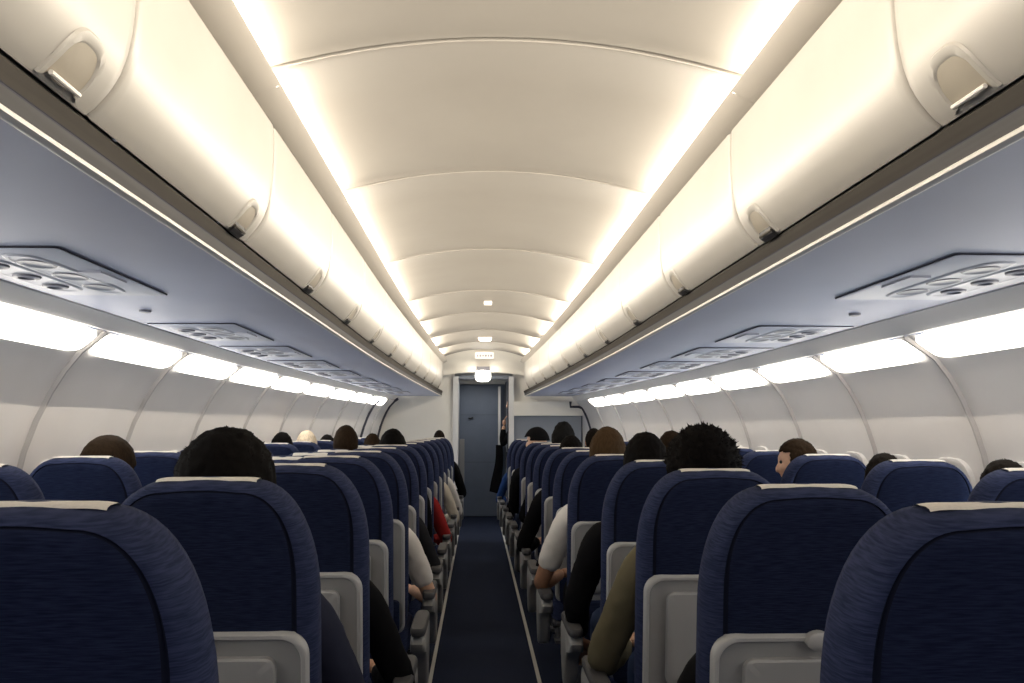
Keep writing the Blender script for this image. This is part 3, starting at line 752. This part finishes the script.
# hair, in head coordinates (centre of the head at the origin, facing +y)
def hair_mesh(kind):
    bm = bmesh.new(); bmesh.ops.create_icosphere(bm, subdivisions=5, radius=1)
    k = {'short': 1.10, 'spiky': 1.13, 'bob': 1.20, 'bald': 1.05, 'hood': 1.30, 'cap': 1.16}[kind]
    dele = []
    for v in bm.verts:
        p = v.co.copy(); r = head_fn(p); n = Vector((r.x / .074 ** 2, r.y / .094 ** 2, r.z / .112 ** 2)).normalized()
        r = r * k
        amp = {'short': .004, 'spiky': .007, 'bob': .004, 'bald': .002, 'hood': .006, 'cap': .001}[kind]
        sc = {'short': 60, 'spiky': 75, 'bob': 40, 'bald': 70, 'hood': 22, 'cap': 20}[kind]
        r += n * amp * noise.noise(p * sc * .11) + n * amp * .8 * noise.noise(p * sc * .3)
        if kind == 'bob' and p.z < -.2: r.x *= 1 + .25 * min(1, (-p.z - .2)); r.z *= 1.05
        v.co = r
        face = p.y > .38 and p.z < (.46 if kind != 'cap' else .30)
        low = p.z < {'short': -.55, 'spiky': -.6, 'bob': -.95, 'bald': -.45, 'hood': -1.1, 'cap': .02}[kind]
        if kind == 'short' and p.z < -.15 and p.y > .05: face = True
        if kind in ('spiky', 'bald') and p.z < -.1 and p.y > .1: face = True
        if face or low: dele.append(v)
    bmesh.ops.delete(bm, geom=dele, context='VERTS')
    bmesh.ops.solidify(bm, geom=list(bm.faces), thickness=.006)
    rnd = random.Random(3)
    if kind in ('spiky', 'short'):
        base = [f for f in bm.faces]; picks = rnd.sample(base, min(len(base), 1500 if kind == 'spiky' else 900))
        for f in picks:
            c = f.calc_center_median()
            if c.length < .085: continue
            n = c.normalized(); L = rnd.uniform(.005, .012) if kind == 'spiky' else rnd.uniform(.002, .005)
            if c.z < 0: L *= .4
            t = n.orthogonal().normalized(); t2 = n.cross(t); w = .0035
            tip = c + (n + Vector((rnd.uniform(-.6, .6), rnd.uniform(-.5, .5), rnd.uniform(-.2, .5)))).normalized() * L
            vs = [bm.verts.new(c - n * .003 + t * w * math.cos(a) + t2 * w * math.sin(a)) for a in (0, 2.1, 4.2)]; tv = bm.verts.new(tip)
            for a in range(3): bm.faces.new((vs[a], vs[(a + 1) % 3], tv))
    if kind == 'cap':
        pass
    me = bpy.data.meshes.new('hair'); bm.to_mesh(me); bm.free()
    for p in me.polygons: p.use_smooth = True
    me.materials.append(HR['black'])
    return me
HAIR = {k: hair_mesh(k) for k in ('short', 'spiky', 'bob', 'bald', 'hood', 'cap')}
shoe_mb = MB()
shoe_mb.rings([[(.042 * math.cos(t) * (1 - .1 * (math.sin(t) > 0)), .06 + .125 * math.sin(t), z) for t in [2 * PI * i / 20 for i in range(20)]] for z in (0, .03)] + [[(.036 * math.cos(t), .05 + .11 * math.sin(t), .065) for t in [2 * PI * i / 20 for i in range(20)]], [(.028 * math.cos(t), .015 + .05 * math.sin(t), .10) for t in [2 * PI * i / 20 for i in range(20)]]])
SHOE = shoe_mb.mesh('shoe', [M['black']])
for T in TEMPL.values():
    T['body'].materials.append(SK['tan'])
    for k in ('long', 'short', 'trousers'): T[k].materials.append(CL['black'])
def setmat(o, m): o.material_slots[0].link = 'OBJECT'; o.material_slots[0].material = m
EYEM = sphere_mesh(lambda p: p * .0095, 2); EYEM.materials.append(M['black'])

def person(s, x, Yrow, ztop, label, hair='short', hcol='black', skin='tan', top='black', sleeve='long', pants='jeans', pose='elbow_out', group=None, lean=0, hs=1.0):
    T = TEMPL[pose]; k = ztop / 1.305
    root = empty('person', (x, Yrow, 0)); root.scale = (-s * k * taper(Yrow), k if k < 1.03 else 1.03, k)
    root.rotation_euler.y = math.radians(lean)
    b = link('body', T['body'], root); setmat(b, SK[skin])
    h = link('hair' if hair not in ('hood', 'cap') else hair, HAIR[hair], root); h.matrix_basis = T['R']; h.scale = (hs, hs, 1); setmat(h, HR[hcol] if hair not in ('hood', 'cap') else CL[hcol])
    g = link('shirt' if sleeve == 'short' else 'jacket', T[sleeve], root); setmat(g, CL[top])
    g = link('trousers', T['trousers'], root); setmat(g, CL[pants])
    for sx in (-1, 1):
        q = link('shoe', SHOE, root); q.location = (sx * .12, .62, 0)
    if pose == 'turned':
        for sx in (-1, 1):
            e = link('eye', EYEM, root); e.location = T['R'] @ Vector((sx * .031, .078, .006))
    tag(root, label, 'person', group)
    return root
AX = lambda s, i, c=0: seat_x(s, c, ROWS[i])
L, R_ = -1, 1
# left of the aisle
person(L, AX(L, 1) - .028, ROWS[1], 1.30, 'person with thick black hair and a dark navy jacket in the second left aisle seat', 'short', 'black', 'tan', 'navy', hs=1.34)
person(L, AX(L, 2) + .02, ROWS[2], 1.165, 'person in a black long sleeve with the elbow out in the third left aisle seat', 'short', 'black', 'tan', 'black')
person(L, AX(L, 4) + .03, ROWS[4], 1.16, 'person in a white short sleeved shirt, bare elbow in the aisle on the left', 'short', 'black', 'light', 'white', 'short', 'black')
person(L, AX(L, 5) + .02, ROWS[5], 1.15, 'person in a dark grey sleeve ahead of the white shirt on the left', 'short', 'dark', 'tan', 'grey')
person(L, AX(L, 6) - .01, ROWS[6], 1.285, 'person with smooth black hair above the seventh left aisle seat', 'bob', 'black', 'tan', 'black', pose='lap')
person(L, AX(L, 7) + .03, ROWS[7], 1.14, 'person in a red top seated in the eighth left aisle seat', 'short', 'dark', 'tan', 'red', pants='black')
person(L, AX(L, 9) + .04, ROWS[9], 1.15, 'person in a cream shirt seated far forward on the left aisle', 'short', 'dark', 'light', 'cream', pants='black')
person(L, AX(L, 10) + .05, ROWS[10], 1.15, 'person in white sleeves seated near the front on the left aisle', 'short', 'dark', 'light', 'white', pants='black')
person(L, AX(L, 12) + .02, ROWS[12], 1.285, 'person with balding dark hair in the front left aisle seat by the doorway', 'bald', 'dark', 'light', 'black')
person(L, AX(L, 3, 2) - .0, ROWS[3], 1.278, 'person with cropped brown hair in the fourth left window seat', 'bald', 'brown', 'light', 'grey', pose='lap', hs=1.3)
person(L, AX(L, 7, 1) + .02, ROWS[7], 1.31, 'person with a brown bob in the eighth left middle seat', 'bob', 'brown', 'light', 'black', pose='lap')
person(L, AX(L, 7, 2) + .01, ROWS[7], 1.272, 'person with dark hair in the left window seats, just before the blond head', 'short', 'black', 'tan', 'white', pose='lap')
person(L, AX(L, 8, 2) + .02, ROWS[8], 1.272, 'person with pale blond hair in the left window seats', 'bob', 'blond', 'light', 'blue', pose='lap')
person(L, AX(L, 9, 2) + .03, ROWS[9], 1.245, 'person with black hair just past the blond head on the left', 'short', 'black', 'tan', 'black', pose='lap')
person(L, AX(L, 9, 1), ROWS[9], 1.255, 'person with dark brown hair seated beyond the brown bob on the left', 'short', 'brown', 'tan', 'grey', pose='lap')
# right of the aisle
person(R_, AX(R_, 1), ROWS[1], 1.12, 'person in a black sleeve low in the second right aisle seat', 'short', 'black', 'tan', 'black')
person(R_, AX(R_, 2) + .025, ROWS[2], 1.305, 'person with spiky black hair and an olive jacket in the third right aisle seat', 'spiky', 'black', 'tan', 'olive', hs=1.36)
person(R_, AX(R_, 3) - .02, ROWS[3], 1.283, 'person with black hair, black sleeve and hand on the armrest on the right', 'short', 'black', 'tan', 'black', pose='arm_down', hs=1.08)
person(R_, AX(R_, 4) - .01, ROWS[4], 1.295, 'person with a light brown bob in a white short sleeved shirt on the right', 'bob', 'lightbrown', 'brown', 'white', 'short', 'black')
person(R_, AX(R_, 5), ROWS[5], 1.12, 'person in a long black sleeve ahead of the white shirt on the right', 'short', 'black', 'tan', 'black')
person(R_, AX(R_, 6) - .02, ROWS[6], 1.255, 'person with black hair seated below the dark hood on the right', 'short', 'black', 'tan', 'black')
person(R_, AX(R_, 7), ROWS[7], 1.14, 'person in a white sleeve in the eighth right aisle seat', 'short', 'black', 'light', 'white', pants='black')
person(R_, AX(R_, 8) + .10, ROWS[8], 1.33, 'person in a dark grey hood near the front on the right', 'hood', 'hood', 'tan', 'black')
person(R_, AX(R_, 9) - .05, ROWS[9], 1.305, 'person in a black cap turned towards the aisle on the right', 'cap', 'black', 'light', 'black', pose='turned', hs=1.12)
person(R_, AX(R_, 10), ROWS[10], 1.12, 'person in a black sleeve near the front of the right aisle', 'short', 'black', 'tan', 'black')
person(R_, AX(R_, 12) - .04, ROWS[12], 1.12, 'person in a bright blue sleeve in the front right aisle seat', 'short', 'black', 'tan', 'blue')
person(R_, AX(R_, 9, 1), ROWS[9], 1.30, 'person with dark hair between the hood and the brown bob on the right', 'short', 'dark', 'tan', 'grey', pose='lap')
person(R_, AX(R_, 5, 1) - .02, ROWS[5], 1.285, 'person with dark brown hair behind the black haired head in the sixth right row', 'short', 'brown', 'tan', 'grey', pose='lap')
person(R_, AX(R_, 4, 2) - .06, ROWS[4], 1.25, 'person with brown hair, face turned to the aisle, beside the right windows', 'short', 'brown', 'light', 'black', pose='turned')
person(R_, AX(R_, 3, 2) - .03, ROWS[3], 1.20, 'person whose dark hair just tops the fourth right window seat', 'short', 'dark', 'tan', 'grey', pose='lap')
person(R_, AX(R_, 2, 2) + .02, ROWS[2], 1.20, 'person whose dark hair just tops the window seat at the right edge', 'short', 'dark', 'tan', 'grey', pose='lap')

# one person standing in the front vestibule, mostly behind the right door post
def standing():
    J = {'pelvis': ((0, 0, .90), .115), 'belly': ((0, 0, 1.05), .11), 'chest': ((0, 0, 1.24), .125), 'uchest': ((0, 0, 1.36), .09), 'neck': ((0, .0, 1.46), .05), 'nape': ((0, .01, 1.54), .05), 'skull': ((0, .02, 1.58), .05)}
    B = [('pelvis', 'belly'), ('belly', 'chest'), ('chest', 'uchest'), ('uchest', 'neck'), ('neck', 'nape'), ('nape', 'skull')]
    arms = {'r': [(.19, 0, 1.33), (.24, .06, 1.06), (.17, .08, .86)], 'l': [(-.19, 0, 1.33), (-.23, .20, 1.06), (-.16, .17, 1.34)]}
    for t, sx in (('r', 1), ('l', -1)):
        sh, el, wr = [Vector(q) for q in arms[t]]
        J['sho' + t] = (sh, .058); J['up' + t] = (sh.lerp(el, .5), .047); J['elb' + t] = (el, .041); J['wri' + t] = (wr, .027)
        B += [('uchest', 'sho' + t), ('sho' + t, 'up' + t), ('up' + t, 'elb' + t), ('elb' + t, 'wri' + t)]
        J['hip' + t] = ((sx * .09, 0, .86), .088); J['kne' + t] = ((sx * .10, .02, .48), .060); J['ank' + t] = ((sx * .10, 0, .09), .04); J['toe' + t] = ((sx * .10, .13, .04), .033)
        B += [('pelvis', 'hip' + t), ('hip' + t, 'kne' + t), ('kne' + t, 'ank' + t), ('ank' + t, 'toe' + t)]
    ms = [skin_mesh(J, B)]; hm, R = head_meshes(0, Vector((0, .03, 1.64))); ms += hm
    for t, sx in (('r', 1), ('l', -1)):
        el, wr = Vector(arms[t][1]), Vector(arms[t][2])
        for j, b in hand_joints(J, B, t, wr, wr - el, (0, 1, .3), sx): ms.append(skin_mesh(j, b, 1))
    root = empty('person', (.535, 12.86, 0)); root.rotation_euler.z = math.radians(90)
    b = join_remesh(ms, .0065); b.materials.append(SK['light']); link('body', b, root)
    h = link('hair', HAIR['short'], root); h.matrix_basis = R; setmat(h, HR['dark'])
    G = {'pelvis': (J['pelvis'][0], .135), 'belly': (J['belly'][0], .125), 'chest': (J['chest'][0], .138), 'uchest': (J['uchest'][0], .10), 'collar': ((0, 0, 1.43), .066)}
    BB = [('pelvis', 'belly'), ('belly', 'chest'), ('chest', 'uchest'), ('uchest', 'collar')]
    for t in 'rl':
        for n, r in (('sho', .07), ('up', .06), ('elb', .054)): G[n + t] = (J[n + t][0], r)
        G['cuf' + t] = (Vector(J['elb' + t][0]).lerp(J['wri' + t][0], .85), .04)
        BB += [('uchest', 'sho' + t), ('sho' + t, 'up' + t), ('up' + t, 'elb' + t), ('elb' + t, 'cuf' + t)]
    g = skin_mesh(G, BB, 2); g.materials.append(CL['black']); link('jacket', g, root)
    G = {'pelvis': (J['pelvis'][0], .125)}; BB = []
    for t in 'rl':
        for n, r in (('hip', .098), ('kne', .075)): G[n + t] = (J[n + t][0], r)
        G['hem' + t] = (Vector(J['ank' + t][0]) + Vector((0, 0, .02)), .058); BB += [('pelvis', 'hip' + t), ('hip' + t, 'kne' + t), ('kne' + t, 'hem' + t)]
    g = skin_mesh(G, BB, 2); g.materials.append(CL['black']); link('trousers', g, root)
    for sx in (-1, 1):
        q = link('shoe', SHOE, root); q.location = (sx * .10, 0, 0)
        e = link('eye', EYEM, root); e.location = R @ Vector((sx * .031, .078, .006))
    tag(root, 'standing person in black with a raised hand beside the front doorway', 'person')
standing()
mb = MB(); rr_ = random.Random(5); rings = []
for k in range(9):
    t = k / 8; z = 1.07 - .66 * t; hw = .045 + .030 * t; cx = .300 - .045 * t + .01 * math.sin(t * 5)
    rings.append([(cx + hw * math.cos(a) * (1 + .12 * math.sin(3 * a + t * 4)), 12.66 + (.03 + .02 * t) * math.sin(a), z - .02 * math.cos(a) * t) for a in [2 * PI * i / 20 for i in range(20)]])
mb.rings(rings)
tag(mb.build('coat', CL['black']), 'black coat hanging from the arm of the standing person by the front doorway', 'coat')

# ------------------------------------------------------------------ lights
def area(name, loc, size, size_y, power, color, direction):
    l = bpy.data.lights.new(name, 'AREA'); l.shape = 'RECTANGLE'; l.size = size; l.size_y = size_y; l.energy = power; l.color = color
    o = bpy.data.objects.new(name, l); COL.objects.link(o); o.location = loc
    d = Vector(direction).normalized(); z = -d; y = Vector((0, 1, 0)); x = y.cross(z).normalized(); y = z.cross(x)
    o.matrix_world = Matrix.Translation(loc) @ Matrix((x, y, z)).transposed().to_4x4()
    return o
WARM = (1.0, .89, .735)
for s in (-1, 1):
    a, o = SIN[s], SOUT[s]
    x = (a[0] + o[0]) / 2 + s * .012
    for k in range(len(CS) - 1):
        y0, y1 = CS[k] + .03, CS[k + 1] - .03; m = (y0 + y1) / 2
        area('cove_lamp', (TX(XC + s * .628, m), m, EYE + .877), .014, y1 - y0, 20 * (y1 - y0), WARM, (-s, 0, -.05))
area('vestibule_fill', (.0, 12.9, EYE + .66), .2, .2, 4, (1, .95, .85), (0, 0, -1))  # added downward fill without a fixture, brightens the door

w = bpy.data.worlds.new('World'); scn.world = w; w.use_nodes = True
bg = w.node_tree.nodes['Background']; bg.inputs['Color'].default_value = (.62, .72, 1.0, 1); bg.inputs['Strength'].default_value = .55

# ------------------------------------------------------------------ camera
cam = bpy.data.cameras.new('Camera'); co = bpy.data.objects.new('Camera', cam); COL.objects.link(co)
cam.sensor_width = 36; cam.lens = 900 / 1024 * 36; cam.clip_start = .02
co.location = (0, 0, EYE); co.rotation_euler = (math.radians(90 + 5.5175), 0, math.radians(-2.1635))
scn.camera = co
scn.view_settings.view_transform = 'Standard'; scn.view_settings.look = 'None'
scn.view_settings.exposure = 0; scn.view_settings.gamma = 1
scn.cycles.use_denoising = True; scn.cycles.max_bounces = 10; scn.cycles.diffuse_bounces = 6
scn.cycles.sample_clamp_indirect = 4
